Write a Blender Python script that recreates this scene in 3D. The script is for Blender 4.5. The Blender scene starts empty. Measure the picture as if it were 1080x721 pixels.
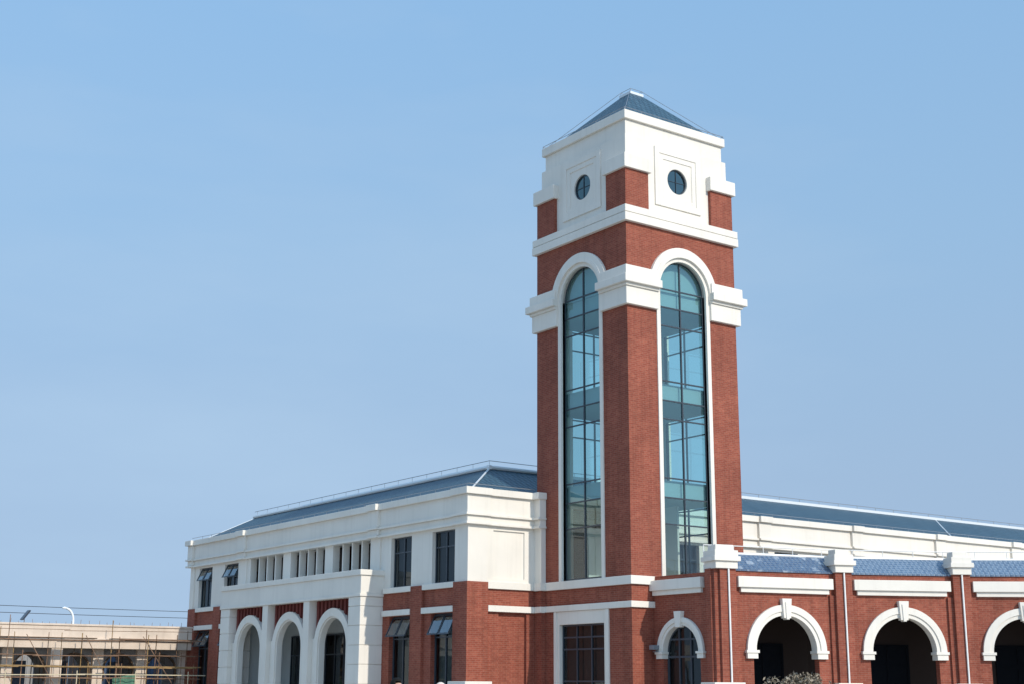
import bpy, bmesh, math, random
from mathutils import Vector, Matrix
random.seed(7)
R = math.radians
scene = bpy.context.scene
COL = scene.collection

# ------------------------------------------------------------------ camera
yaw, pitch, roll = R(35.6723), R(13.8157), R(0.26875)
CAM = Vector((-35.73, -41.82, 1.6))
fw = Vector((math.sin(yaw)*math.cos(pitch), math.cos(yaw)*math.cos(pitch), math.sin(pitch)))
rt = fw.cross(Vector((0, 0, 1))).normalized(); up = rt.cross(fw)
r2 = math.cos(roll)*rt + math.sin(roll)*up; u2 = -math.sin(roll)*rt + math.cos(roll)*up
cd = bpy.data.cameras.new('camera'); cam = bpy.data.objects.new('camera', cd); COL.objects.link(cam)
mw = Matrix((( r2.x, u2.x, -fw.x, CAM.x), (r2.y, u2.y, -fw.y, CAM.y), (r2.z, u2.z, -fw.z, CAM.z), (0, 0, 0, 1)))
cam.matrix_world = mw
cd.sensor_width = 36; cd.sensor_fit = 'HORIZONTAL'; cd.lens = 1485.18*36/1080
cd.clip_start = 0.1; cd.clip_end = 6000
scene.camera = cam

# ------------------------------------------------------------------ sky and sun
SUN_AZ, SUN_EL = R(175), R(34)         # azimuth clockwise from +Y
w = bpy.data.worlds.new('World'); scene.world = w; w.use_nodes = True
nt = w.node_tree; nt.nodes.clear()
out = nt.nodes.new('ShaderNodeOutputWorld'); bg = nt.nodes.new('ShaderNodeBackground')
sky = nt.nodes.new('ShaderNodeTexSky'); sky.sky_type = 'NISHITA'; sky.sun_disc = False
sky.sun_elevation = SUN_EL; sky.sun_rotation = SUN_AZ
sky.altitude = 0; sky.air_density = 1.0; sky.dust_density = 1.3; sky.ozone_density = 1.6
bg.inputs['Strength'].default_value = 0.15
tc = nt.nodes.new('ShaderNodeTexCoord'); ma = nt.nodes.new('ShaderNodeVectorMath'); ma.operation = 'MULTIPLY_ADD'   # hazy day: flatter gradient with height
ma.inputs[1].default_value = (1, 1, .16); ma.inputs[2].default_value = (0, 0, .20)
nm = nt.nodes.new('ShaderNodeVectorMath'); nm.operation = 'NORMALIZE'
nt.links.new(tc.outputs['Generated'], ma.inputs[0]); nt.links.new(ma.outputs[0], nm.inputs[0]); nt.links.new(nm.outputs[0], sky.inputs['Vector'])
hz = nt.nodes.new('ShaderNodeMix'); hz.data_type = 'RGBA'; hz.inputs['Factor'].default_value = .45   # even haze in the air
hz.inputs['Factor'].default_value = .72
sx_ = nt.nodes.new('ShaderNodeSeparateXYZ'); nt.links.new(tc.outputs['Generated'], sx_.inputs[0])
cr = nt.nodes.new('ShaderNodeValToRGB'); e_ = cr.color_ramp.elements      # greyer toward the horizon, deeper blue higher up (values x 10)
e_[0].position = .0; e_[0].color = (.252, .330, .440, 1); e_[1].position = .62; e_[1].color = (.160, .342, .580, 1)
e2_ = e_.new(.14); e2_.color = (.246, .345, .478, 1); e3_ = e_.new(.30); e3_.color = (.218, .358, .525, 1)
nt.links.new(sx_.outputs['Z'], cr.inputs[0])
x10 = nt.nodes.new('ShaderNodeVectorMath'); x10.operation = 'SCALE'; x10.inputs['Scale'].default_value = 10
nt.links.new(cr.outputs['Color'], x10.inputs[0])
# broad glow round the sun, added out of view to lift the shaded walls
dt = nt.nodes.new('ShaderNodeVectorMath'); dt.operation = 'DOT_PRODUCT'; nt.links.new(tc.outputs['Generated'], dt.inputs[0])
dt.inputs[1].default_value = (math.sin(SUN_AZ)*math.cos(SUN_EL), math.cos(SUN_AZ)*math.cos(SUN_EL), math.sin(SUN_EL))
gl_ = nt.nodes.new('ShaderNodeMapRange'); gl_.inputs['From Min'].default_value = 0; gl_.inputs['From Max'].default_value = 1; gl_.inputs['To Min'].default_value = 1; gl_.inputs['To Max'].default_value = 1.8
nt.links.new(dt.outputs['Value'], gl_.inputs['Value'])
xg = nt.nodes.new('ShaderNodeVectorMath'); xg.operation = 'SCALE'; nt.links.new(x10.outputs[0], xg.inputs[0]); nt.links.new(gl_.outputs[0], xg.inputs['Scale'])
vl = nt.nodes.new('ShaderNodeMix'); vl.data_type = 'RGBA'; vl.inputs['B'].default_value = (3.1, 4.2, 5.4, 1); nt.links.new(xg.outputs[0], vl.inputs['A'])
nt.links.new(vl.outputs['Result'], hz.inputs['B'])
ns = nt.nodes.new('ShaderNodeTexNoise'); ns.inputs['Scale'].default_value = 1.7; ns.inputs['Detail'].default_value = 5; ns.inputs['Roughness'].default_value = .55   # faint veil of high cloud
mpn = nt.nodes.new('ShaderNodeMapping'); mpn.inputs['Scale'].default_value = (1, 1, 3.5); nt.links.new(tc.outputs['Generated'], mpn.inputs['Vector']); nt.links.new(mpn.outputs[0], ns.inputs['Vector'])
mrn = nt.nodes.new('ShaderNodeMapRange'); mrn.inputs['From Min'].default_value = .46; mrn.inputs['From Max'].default_value = .78; mrn.inputs['To Min'].default_value = 0; mrn.inputs['To Max'].default_value = .75
nt.links.new(ns.outputs['Fac'], mrn.inputs['Value']); nt.links.new(mrn.outputs[0], vl.inputs['Factor'])
nt.links.new(sky.outputs[0], hz.inputs['A']); nt.links.new(hz.outputs['Result'], bg.inputs[0]); nt.links.new(bg.outputs[0], out.inputs[0])
sl = bpy.data.lights.new('sun', 'SUN'); so = bpy.data.objects.new('sun', sl); COL.objects.link(so)
sl.energy = 3.4; sl.angle = R(0.53); sl.color = (1.0, 0.92, 0.80)
sdir = Vector((math.sin(SUN_AZ)*math.cos(SUN_EL), math.cos(SUN_AZ)*math.cos(SUN_EL), math.sin(SUN_EL)))
so.rotation_euler = sdir.to_track_quat('Z', 'Y').to_euler()
so.location = (0, -60, 60)
vs = scene.view_settings
vs.view_transform = 'Standard'; vs.look = 'None'; vs.gamma = 1; vs.exposure = 0.0; vs.use_curve_mapping = False

# ------------------------------------------------------------------ materials
def new_mat(name):
    m = bpy.data.materials.new(name); m.use_nodes = True
    n = m.node_tree; b = n.nodes['Principled BSDF']
    return m, n, b
def nd(n, t, **k):
    x = n.nodes.new(t)
    for a, v in k.items():
        if a.startswith('i_'):
            x.inputs[a[2:].replace('_', ' ')].default_value = v
        else: setattr(x, a, v)
    return x
def plain(name, col, rough=0.6, spec=0.4, metal=0.0, var=0.0, vscale=1.5, bump=0.0, streak=0.0):
    m, n, b = new_mat(name)
    b.inputs['Base Color'].default_value = (*col, 1); b.inputs['Roughness'].default_value = rough
    b.inputs['Specular IOR Level'].default_value = spec; b.inputs['Metallic'].default_value = metal
    if var or bump:
        g = nd(n, 'ShaderNodeNewGeometry')
        t = nd(n, 'ShaderNodeTexNoise'); t.inputs['Scale'].default_value = vscale; t.inputs['Detail'].default_value = 6
        n.links.new(g.outputs['Position'], t.inputs['Vector'])
        rp = nd(n, 'ShaderNodeMapRange'); rp.inputs['From Min'].default_value = .3; rp.inputs['From Max'].default_value = .7
        rp.inputs['To Min'].default_value = 1-var; rp.inputs['To Max'].default_value = 1+var*.35
        n.links.new(t.outputs['Fac'], rp.inputs['Value'])
        mx = nd(n, 'ShaderNodeMix', data_type='RGBA', blend_type='MULTIPLY'); mx.inputs['Factor'].default_value = 1
        mx.inputs['A'].default_value = (*col, 1); n.links.new(rp.outputs[0], mx.inputs['B'])
        last = mx
        if streak:
            mp = nd(n, 'ShaderNodeMapping'); mp.inputs['Scale'].default_value = (5, 5, .25)
            n.links.new(g.outputs['Position'], mp.inputs['Vector'])
            t2 = nd(n, 'ShaderNodeTexNoise'); t2.inputs['Scale'].default_value = 1.0; t2.inputs['Detail'].default_value = 5
            n.links.new(mp.outputs[0], t2.inputs['Vector'])
            r3 = nd(n, 'ShaderNodeMapRange'); r3.inputs['From Min'].default_value = .52; r3.inputs['From Max'].default_value = .8
            r3.inputs['To Min'].default_value = 0; r3.inputs['To Max'].default_value = streak
            n.links.new(t2.outputs['Fac'], r3.inputs['Value'])
            m3 = nd(n, 'ShaderNodeMix', data_type='RGBA', blend_type='MIX'); n.links.new(r3.outputs[0], m3.inputs['Factor'])
            n.links.new(last.outputs['Result'], m3.inputs['A']); m3.inputs['B'].default_value = (col[0]*.55, col[1]*.53, col[2]*.5, 1)
            last = m3
        n.links.new(last.outputs['Result'], b.inputs['Base Color'])
        if bump:
            t4 = nd(n, 'ShaderNodeTexNoise'); t4.inputs['Scale'].default_value = 40; n.links.new(g.outputs['Position'], t4.inputs['Vector'])
            bp = nd(n, 'ShaderNodeBump'); bp.inputs['Strength'].default_value = bump; bp.inputs['Distance'].default_value = .01
            n.links.new(t4.outputs['Fac'], bp.inputs['Height']); n.links.new(bp.outputs[0], b.inputs['Normal'])
    return m
def brick_mat(name, c1, c2, mortar, bw=.26, rh=.078, ms=.010):
    m, n, b = new_mat(name)
    uv = nd(n, 'ShaderNodeUVMap'); uv.uv_map = 'UVMap'
    br = nd(n, 'ShaderNodeTexBrick'); br.offset = .5
    br.inputs['Color1'].default_value = (*c1, 1); br.inputs['Color2'].default_value = (*c2, 1); br.inputs['Mortar'].default_value = (*mortar, 1)
    br.inputs['Scale'].default_value = 1; br.inputs['Brick Width'].default_value = bw; br.inputs['Row Height'].default_value = rh
    br.inputs['Mortar Size'].default_value = ms; br.inputs['Mortar Smooth'].default_value = .1; br.inputs['Bias'].default_value = -.35
    n.links.new(uv.outputs[0], br.inputs['Vector'])
    t = nd(n, 'ShaderNodeTexNoise'); t.inputs['Scale'].default_value = .55; t.inputs['Detail'].default_value = 7; t.inputs['Roughness'].default_value = .65
    n.links.new(uv.outputs[0], t.inputs['Vector'])
    rp = nd(n, 'ShaderNodeMapRange'); rp.inputs['From Min'].default_value = .3; rp.inputs['From Max'].default_value = .7
    rp.inputs['To Min'].default_value = .82; rp.inputs['To Max'].default_value = 1.14
    n.links.new(t.outputs['Fac'], rp.inputs['Value'])
    mx = nd(n, 'ShaderNodeMix', data_type='RGBA', blend_type='MULTIPLY'); mx.inputs['Factor'].default_value = 1
    n.links.new(br.outputs['Color'], mx.inputs['A']); n.links.new(rp.outputs[0], mx.inputs['B'])
    g = nd(n, 'ShaderNodeNewGeometry'); last = mx
    for sc_, lo, hi, a0, a1 in (((9, 9, 11), .89, 1.12, .32, .68), ((3.2, 3.2, .22), 1.05, .82, .45, .72)):     # fired colour spread, then faint vertical weathering
        mp = nd(n, 'ShaderNodeMapping'); mp.inputs['Scale'].default_value = sc_; n.links.new(g.outputs['Position'], mp.inputs['Vector'])
        tt = nd(n, 'ShaderNodeTexNoise'); tt.inputs['Scale'].default_value = 1; tt.inputs['Detail'].default_value = 4; n.links.new(mp.outputs[0], tt.inputs['Vector'])
        rr = nd(n, 'ShaderNodeMapRange'); rr.inputs['From Min'].default_value = a0; rr.inputs['From Max'].default_value = a1; rr.inputs['To Min'].default_value = lo; rr.inputs['To Max'].default_value = hi
        n.links.new(tt.outputs['Fac'], rr.inputs['Value'])
        m2 = nd(n, 'ShaderNodeMix', data_type='RGBA', blend_type='MULTIPLY'); m2.inputs['Factor'].default_value = 1
        n.links.new(last.outputs['Result'], m2.inputs['A']); n.links.new(rr.outputs[0], m2.inputs['B']); last = m2
    n.links.new(last.outputs['Result'], b.inputs['Base Color'])
    b.inputs['Roughness'].default_value = .8; b.inputs['Specular IOR Level'].default_value = .25
    bp = nd(n, 'ShaderNodeBump'); bp.invert = True; bp.inputs['Strength'].default_value = .35; bp.inputs['Distance'].default_value = .006
    n.links.new(br.outputs['Fac'], bp.inputs['Height']); n.links.new(bp.outputs[0], b.inputs['Normal'])
    return m
def tile_mat(name, c1, c2, gap, bw=.28, rh=.3, rough=.35, spec=.6, tilt=True):
    m, n, b = new_mat(name)
    uv = nd(n, 'ShaderNodeUVMap'); uv.uv_map = 'UVMap'
    br = nd(n, 'ShaderNodeTexBrick'); br.offset = .5
    br.inputs['Color1'].default_value = (*c1, 1); br.inputs['Color2'].default_value = (*c2, 1); br.inputs['Mortar'].default_value = (*gap, 1)
    br.inputs['Scale'].default_value = 1; br.inputs['Brick Width'].default_value = bw; br.inputs['Row Height'].default_value = rh
    br.inputs['Mortar Size'].default_value = .018; br.inputs['Mortar Smooth'].default_value = .3
    n.links.new(uv.outputs[0], br.inputs['Vector'])
    n.links.new(br.outputs['Color'], b.inputs['Base Color'])
    b.inputs['Roughness'].default_value = rough; b.inputs['Specular IOR Level'].default_value = spec
    wv = nd(n, 'ShaderNodeTexWave'); wv.wave_type = 'BANDS'; wv.bands_direction = 'X'; wv.inputs['Scale'].default_value = math.pi*2/(20*bw)*1.0
    n.links.new(uv.outputs[0], wv.inputs['Vector'])
    bp = nd(n, 'ShaderNodeBump'); bp.inputs['Strength'].default_value = .5; bp.inputs['Distance'].default_value = .03
    n.links.new(wv.outputs['Fac'], bp.inputs['Height'])
    bp2 = nd(n, 'ShaderNodeBump'); bp2.invert = True; bp2.inputs['Strength'].default_value = .8; bp2.inputs['Distance'].default_value = .03
    n.links.new(br.outputs['Fac'], bp2.inputs['Height']); n.links.new(bp.outputs[0], bp2.inputs['Normal'])
    n.links.new(bp2.outputs[0], b.inputs['Normal'])
    return m
def glass_mat(name, tint, refl, base=.10):
    m = bpy.data.materials.new(name); m.use_nodes = True; n = m.node_tree; n.nodes.clear()
    o = nd(n, 'ShaderNodeOutputMaterial'); mx = nd(n, 'ShaderNodeMixShader')
    tr = nd(n, 'ShaderNodeBsdfTransparent'); tr.inputs[0].default_value = (*tint, 1)
    gl = nd(n, 'ShaderNodeBsdfGlossy'); gl.inputs['Color'].default_value = (*refl, 1); gl.inputs['Roughness'].default_value = .015
    fr = nd(n, 'ShaderNodeFresnel'); gb = nd(n, 'ShaderNodeNewGeometry'); mr = nd(n, 'ShaderNodeMapRange')
    mr.inputs['To Min'].default_value = 1.5; mr.inputs['To Max'].default_value = 1/1.5
    n.links.new(gb.outputs['Backfacing'], mr.inputs['Value']); n.links.new(mr.outputs[0], fr.inputs[0])
    ad = nd(n, 'ShaderNodeMath', operation='ADD'); ad.inputs[1].default_value = base; ad.use_clamp = True
    g = nd(n, 'ShaderNodeNewGeometry')
    t = nd(n, 'ShaderNodeTexNoise'); t.inputs['Scale'].default_value = .8; n.links.new(g.outputs['Position'], t.inputs['Vector'])
    bp = nd(n, 'ShaderNodeBump'); bp.inputs['Strength'].default_value = .05; bp.inputs['Distance'].default_value = .05
    n.links.new(t.outputs['Fac'], bp.inputs['Height']); n.links.new(bp.outputs[0], gl.inputs['Normal'])
    n.links.new(fr.outputs[0], ad.inputs[0]); n.links.new(ad.outputs[0], mx.inputs[0])
    n.links.new(tr.outputs[0], mx.inputs[1]); n.links.new(gl.outputs[0], mx.inputs[2]); n.links.new(mx.outputs[0], o.inputs[0])
    return m

M = {}
M['brick'] = brick_mat('red_brick', (.240, .060, .036), (.325, .098, .058), (.28, .12, .085), ms=.008)
M['brick_plain'] = plain('dark_red_plaster', (.17, .045, .038), .8, .2, var=.25)
M['white'] = plain('white_stucco', (.765, .72, .645), .75, .25, var=.07, vscale=.6, bump=.05, streak=.17)
M['white_paint'] = plain('white_paint', (.8, .79, .76), .5, .4)
M['roof'] = tile_mat('blue_slate_tile', (.032, .074, .108), (.050, .102, .140), (.010, .022, .036), rough=.45, spec=.35)
M['roof_small'] = tile_mat('blue_glazed_tile', (.075, .125, .20), (.12, .18, .26), (.26, .32, .39), bw=.19, rh=.15, rough=.28, spec=.7)
M['roof_dusty'] = tile_mat('dusty_blue_tile', (.060, .095, .165), (.09, .14, .215), (.15, .19, .25), bw=.19, rh=.15, rough=.25, spec=.7)
_n = M['roof_dusty'].node_tree; _b = _n.nodes['Principled BSDF']; _l = _b.inputs['Base Color'].links[0].from_socket
_u = nd(_n, 'ShaderNodeUVMap'); _u.uv_map = 'UVMap'; _t = nd(_n, 'ShaderNodeTexNoise'); _t.inputs['Scale'].default_value = 2.3; _t.inputs['Detail'].default_value = 2; _n.links.new(_u.outputs[0], _t.inputs['Vector'])
_r = nd(_n, 'ShaderNodeMapRange'); _r.inputs['From Min'].default_value = .60; _r.inputs['From Max'].default_value = .66; _r.inputs['To Max'].default_value = .6; _n.links.new(_t.outputs['Fac'], _r.inputs['Value'])
_x = nd(_n, 'ShaderNodeMix', data_type='RGBA'); _n.links.new(_r.outputs[0], _x.inputs['Factor']); _n.links.new(_l, _x.inputs['A']); _x.inputs['B'].default_value = (.42, .47, .52, 1); _n.links.new(_x.outputs['Result'], _b.inputs['Base Color'])
M['ridge'] = plain('pale_ridge_flashing', (.72, .74, .74), .35, .5, metal=.2)
M['frame'] = plain('dark_grey_aluminium', (.040, .052, .066), .4, .5)
M['glass'] = glass_mat('teal_glass', (.70, .90, .89), (.72, .95, .98), .11)
M['glass_low'] = glass_mat('clear_glass', (.80, .88, .86), (.8, .92, 1.0), .04)
M['sashglass'] = glass_mat('sash_glass', (.55, .62, .64), (.70, .75, .78), .27)
M['roundglass'] = glass_mat('blue_round_glass', (.20, .36, .42), (.60, .88, .95), .13)
M['slab'] = plain('slab_edge', (.27, .36, .385), .7, .2)
M['darkglass'] = glass_mat('smoked_glass', (.44, .47, .47), (.55, .62, .68), .015)
M['interior'] = plain('pale_interior_plaster', (.62, .64, .62), .8, .2)
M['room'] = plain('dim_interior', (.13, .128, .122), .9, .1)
M['dark'] = plain('dark_brown_painted_shade', (.034, .020, .015), .6, .3)  # near-black brown puts the deep interior shade into the colour
M['pane_backing'] = plain('grey_curtain', (.33, .35, .33), .9, .1, var=.25, vscale=6)
M['steel'] = plain('steel_rail', (.32, .33, .35), .45, .5, metal=.6)
M['beige'] = plain('raw_beige_render', (.68, .57, .47), .85, .2, var=.14, vscale=1.1, streak=.25)
M['concrete'] = plain('grey_concrete', (.30, .29, .28), .85, .2, var=.25, vscale=.9)
M['ground'] = plain('dusty_ground', (.26, .235, .20), .95, .1, var=.25, vscale=.3)
M['paving'] = brick_mat('granite_paving', (.49, .46, .41), (.43, .405, .36), (.26, .25, .23), bw=.8, rh=.8, ms=.008)
M['rust'] = plain('rusty_scaffold_tube', (.25, .15, .095), .75, .3, var=.5, vscale=3)
M['bamboo'] = plain('yellow_bamboo', (.36, .23, .10), .7, .3, var=.45, vscale=4)
M['palepole'] = plain('pale_timber_pole', (.60, .50, .34), .7, .3, var=.2, vscale=3)
M['plank'] = plain('weathered_plank', (.13, .085, .055), .8, .2, var=.4, vscale=3)
M['net'] = plain('green_netting', (.10, .22, .15), .8, .2, var=.3, vscale=4)
M['bluesheet'] = plain('blue_sheet', (.065, .095, .15), .6, .3, var=.4, vscale=2)
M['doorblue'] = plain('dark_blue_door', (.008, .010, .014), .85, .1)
M['cable'] = plain('black_cable', (.03, .03, .035), .6, .3)
M['lampwhite'] = plain('white_enamel', (.85, .86, .86), .3, .5)
M['lampdark'] = plain('dark_panel', (.04, .05, .07), .3, .5)
M['twig'] = plain('dry_twig', (.16, .12, .09), .9, .1)
M['leafA'] = plain('dry_leaf_pale', (.37, .31, .235), .85, .15, var=.35, vscale=5)
M['leafB'] = plain('dry_leaf_dark', (.19, .155, .115), .85, .15, var=.35, vscale=5)
M['leafC'] = plain('dry_leaf_green', (.24, .20, .13), .85, .15, var=.3, vscale=5)
M['skin'] = plain('skin', (.52, .32, .23), .55, .35)
M['hair'] = plain('black_hair', (.010, .009, .008), .75, .15)
M['cap'] = plain('pale_cap_cloth', (.62, .54, .47), .85, .2)
M['jacket'] = plain('navy_jacket', (.03, .04, .07), .8, .2)
M['coat'] = plain('beige_coat', (.34, .28, .21), .85, .2)
M['trousers'] = plain('dark_trousers', (.03, .03, .035), .85, .2)
M['shoe'] = plain('black_shoe', (.02, .02, .02), .5, .4)
M['greybox'] = plain('grey_metal_box', (.20, .21, .23), .5, .4)

# ------------------------------------------------------------------ helpers
OFF = {}
class Frame:
    """u along the wall, z up, n out of the wall"""
    def __init__(s, o, u, n):
        s.o = Vector((o[0], o[1], 0)); s.u = Vector((u[0], u[1], 0)).normalized(); s.n = Vector((n[0], n[1], 0)).normalized()
    def p(s, u, z, n): return s.o + s.u*u + s.n*n + Vector((0, 0, z))
class MB:
    def __init__(s): s.bm = bmesh.new()
    def face(s, pts):
        try: return s.bm.faces.new([s.bm.verts.new(p) for p in pts])
        except ValueError: return None
    def solid(s, bot, top):
        b = [s.bm.verts.new(p) for p in bot]; t = [s.bm.verts.new(p) for p in top]; n = len(b)
        s.bm.faces.new(b[::-1]); s.bm.faces.new(t)
        for i in range(n): s.bm.faces.new((b[i], b[(i+1) % n], t[(i+1) % n], t[i]))
        return s
    def prism(s, F, poly, n0, n1):            # poly in (u,z)
        return s.solid([F.p(u, z, n0) for u, z in poly], [F.p(u, z, n1) for u, z in poly])
    def box(s, F, u0, u1, z0, z1, n0, n1):
        return s.prism(F, [(u0, z0), (u1, z0), (u1, z1), (u0, z1)], n0, n1)
    def vprism(s, poly, z0, z1):              # poly in world (x,y)
        return s.solid([Vector((x, y, z0)) for x, y in poly], [Vector((x, y, z1)) for x, y in poly])
    def vbox(s, x0, x1, y0, y1, z0, z1):
        return s.vprism([(x0, y0), (x1, y0), (x1, y1), (x0, y1)], z0, z1)
    def fplan(s, F, poly, z0, z1):            # poly in frame (u,n)
        return s.solid([F.p(u, z0, n) for u, n in poly], [F.p(u, z1, n) for u, n in poly])
    def tube(s, pts, r, seg=8):
        pts = [Vector(p) for p in pts]; rings = []
        for i, p in enumerate(pts):
            d = (pts[min(i+1, len(pts)-1)] - pts[max(i-1, 0)]).normalized()
            a = d.cross(Vector((0, 0, 1)) if abs(d.z) < .95 else Vector((1, 0, 0))).normalized(); b = d.cross(a)
            rr = r[i] if isinstance(r, (list, tuple)) else r
            rings.append([s.bm.verts.new(p + (a*math.cos(2*math.pi*k/seg) + b*math.sin(2*math.pi*k/seg))*rr) for k in range(seg)])
        for A, B in zip(rings, rings[1:]):
            for k in range(seg): s.bm.faces.new((A[k], A[(k+1) % seg], B[(k+1) % seg], B[k]))
        s.bm.faces.new(rings[0][::-1]); s.bm.faces.new(rings[-1])
        return s
    def ring(s, F, uc, zs, r0, r1, zb, n0, n1, seg=28):
        """upside-down U band: half circle of radii r0..r1 over legs down to zb"""
        o = [(uc+r1*math.cos(math.pi*k/seg), zs+r1*math.sin(math.pi*k/seg)) for k in range(seg+1)]
        i = [(uc+r0*math.cos(math.pi*k/seg), zs+r0*math.sin(math.pi*k/seg)) for k in range(seg+1)]
        if zb < zs:
            o = [(uc+r1, zb)] + o + [(uc-r1, zb)]; i = [(uc+r0, zb)] + i + [(uc-r0, zb)]
        A = [s.bm.verts.new(F.p(u, z, n1)) for u, z in o]; B = [s.bm.verts.new(F.p(u, z, n1)) for u, z in i]
        Cc = [s.bm.verts.new(F.p(u, z, n0)) for u, z in o]; D = [s.bm.verts.new(F.p(u, z, n0)) for u, z in i]
        for k in range(len(o)-1):
            for q in ((A[k], A[k+1], B[k+1], B[k]), (Cc[k+1], Cc[k], D[k], D[k+1]), (A[k+1], A[k], Cc[k], Cc[k+1]), (B[k], B[k+1], D[k+1], D[k])):
                s.bm.faces.new(q)
        s.bm.faces.new((A[0], B[0], D[0], Cc[0])); s.bm.faces.new((A[-1], Cc[-1], D[-1], B[-1]))
        return s
    def archwall(s, F, u0, u1, z0, z1, uc, zs, r, n0, n1, seg=28):
        """wall with an arched opening that runs down to z0"""
        arc = [(uc+r*math.cos(math.pi*k/seg), zs+r*math.sin(math.pi*k/seg)) for k in range(seg+1)]   # right to left
        s.box(F, u0, uc-r, z0, z1, n0, n1); s.box(F, uc+r, u1, z0, z1, n0, n1)
        for a, b in zip(arc, arc[1:]):
            s.prism(F, [(a[0], a[1]), (a[0], z1), (b[0], z1), (b[0], b[1])], n0, n1)
        return s
    def platehole(s, F, u0, u1, z0, z1, uc, zc, r, n0, n1, seg=36):
        """square plate with a round hole"""
        def sq(a):
            c, q = math.cos(a), math.sin(a); t = 1e9
            if abs(c) > 1e-6: t = min(t, ((u1-uc) if c > 0 else (u0-uc))/c)
            if abs(q) > 1e-6: t = min(t, ((z1-zc) if q > 0 else (z0-zc))/q)
            return (uc+c*t, zc+q*t)
        angs = sorted([2*math.pi*k/seg for k in range(seg)] + [math.atan2(z-zc, u-uc) % (2*math.pi) for u in (u0, u1) for z in (z0, z1)])
        I = [(uc+r*math.cos(a), zc+r*math.sin(a)) for a in angs]; O = [sq(a) for a in angs]; m = len(angs)
        L = lambda P, n: [s.bm.verts.new(F.p(u, z, n)) for u, z in P]
        A, B, Cc, D = L(O, n1), L(I, n1), L(O, n0), L(I, n0)
        for k in range(m):
            j = (k+1) % m
            for q in ((A[k], A[j], B[j], B[k]), (Cc[j], Cc[k], D[k], D[j]), (A[j], A[k], Cc[k], Cc[j]), (B[k], B[j], D[j], D[k])): s.bm.faces.new(q)
        return s
    def wallholes(s, F, u0, u1, z0, z1, holes, n0, n1):
        us = sorted({u0, u1, *[h[0] for h in holes], *[h[1] for h in holes]})
        for a, b in zip(us, us[1:]):
            hs = sorted([h for h in holes if h[0] <= a+1e-6 and h[1] >= b-1e-6], key=lambda h: h[2]); z = z0
            for h in hs:
                if h[2] > z+1e-6: s.box(F, a, b, z, h[2], n0, n1)
                z = h[3]
            if z < z1-1e-6: s.box(F, a, b, z, z1, n0, n1)
        return s
    def build(s, name, mat, parent=None, bevel=0, smooth=False, uvs=True):
        bmesh.ops.recalc_face_normals(s.bm, faces=s.bm.faces)
        uv = s.bm.loops.layers.uv.new('UVMap')
        for f in s.bm.faces:
            n = f.normal
            t = Vector((-n.y, n.x, 0)); t = t.normalized() if t.length > .05 else Vector((1, 0, 0))
            b = n.cross(t)
            if b.z < 0: b = -b
            for l in f.loops: l[uv].uv = (l.vert.co.dot(t), l.vert.co.dot(b))
            f.smooth = smooth
        off = OFF.get(parent.name, Vector()) if parent else Vector()
        me = bpy.data.meshes.new(name)
        for v in s.bm.verts: v.co -= off
        s.bm.to_mesh(me); s.bm.free()
        o = bpy.data.objects.new(name, me); COL.objects.link(o)
        if mat is not None: me.materials.append(M[mat] if isinstance(mat, str) else mat)
        if parent: o.parent = parent; OFF[o.name] = off
        if bevel:
            bv = o.modifiers.new('Bevel', 'BEVEL'); bv.width = bevel; bv.segments = 2; bv.limit_method = 'ANGLE'
        return o
def tag(o, label=None, cat=None, group=None, kind=None):
    if label: o['label'] = label
    if cat: o['category'] = cat
    if group: o['group'] = group
    if kind: o['kind'] = kind
    return o
def thing(name, loc, label, cat, group=None):
    o = bpy.data.objects.new(name, None); COL.objects.link(o); o.location = loc; o.empty_display_size = .3
    OFF[o.name] = Vector(loc); return tag(o, label, cat, group)

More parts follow.
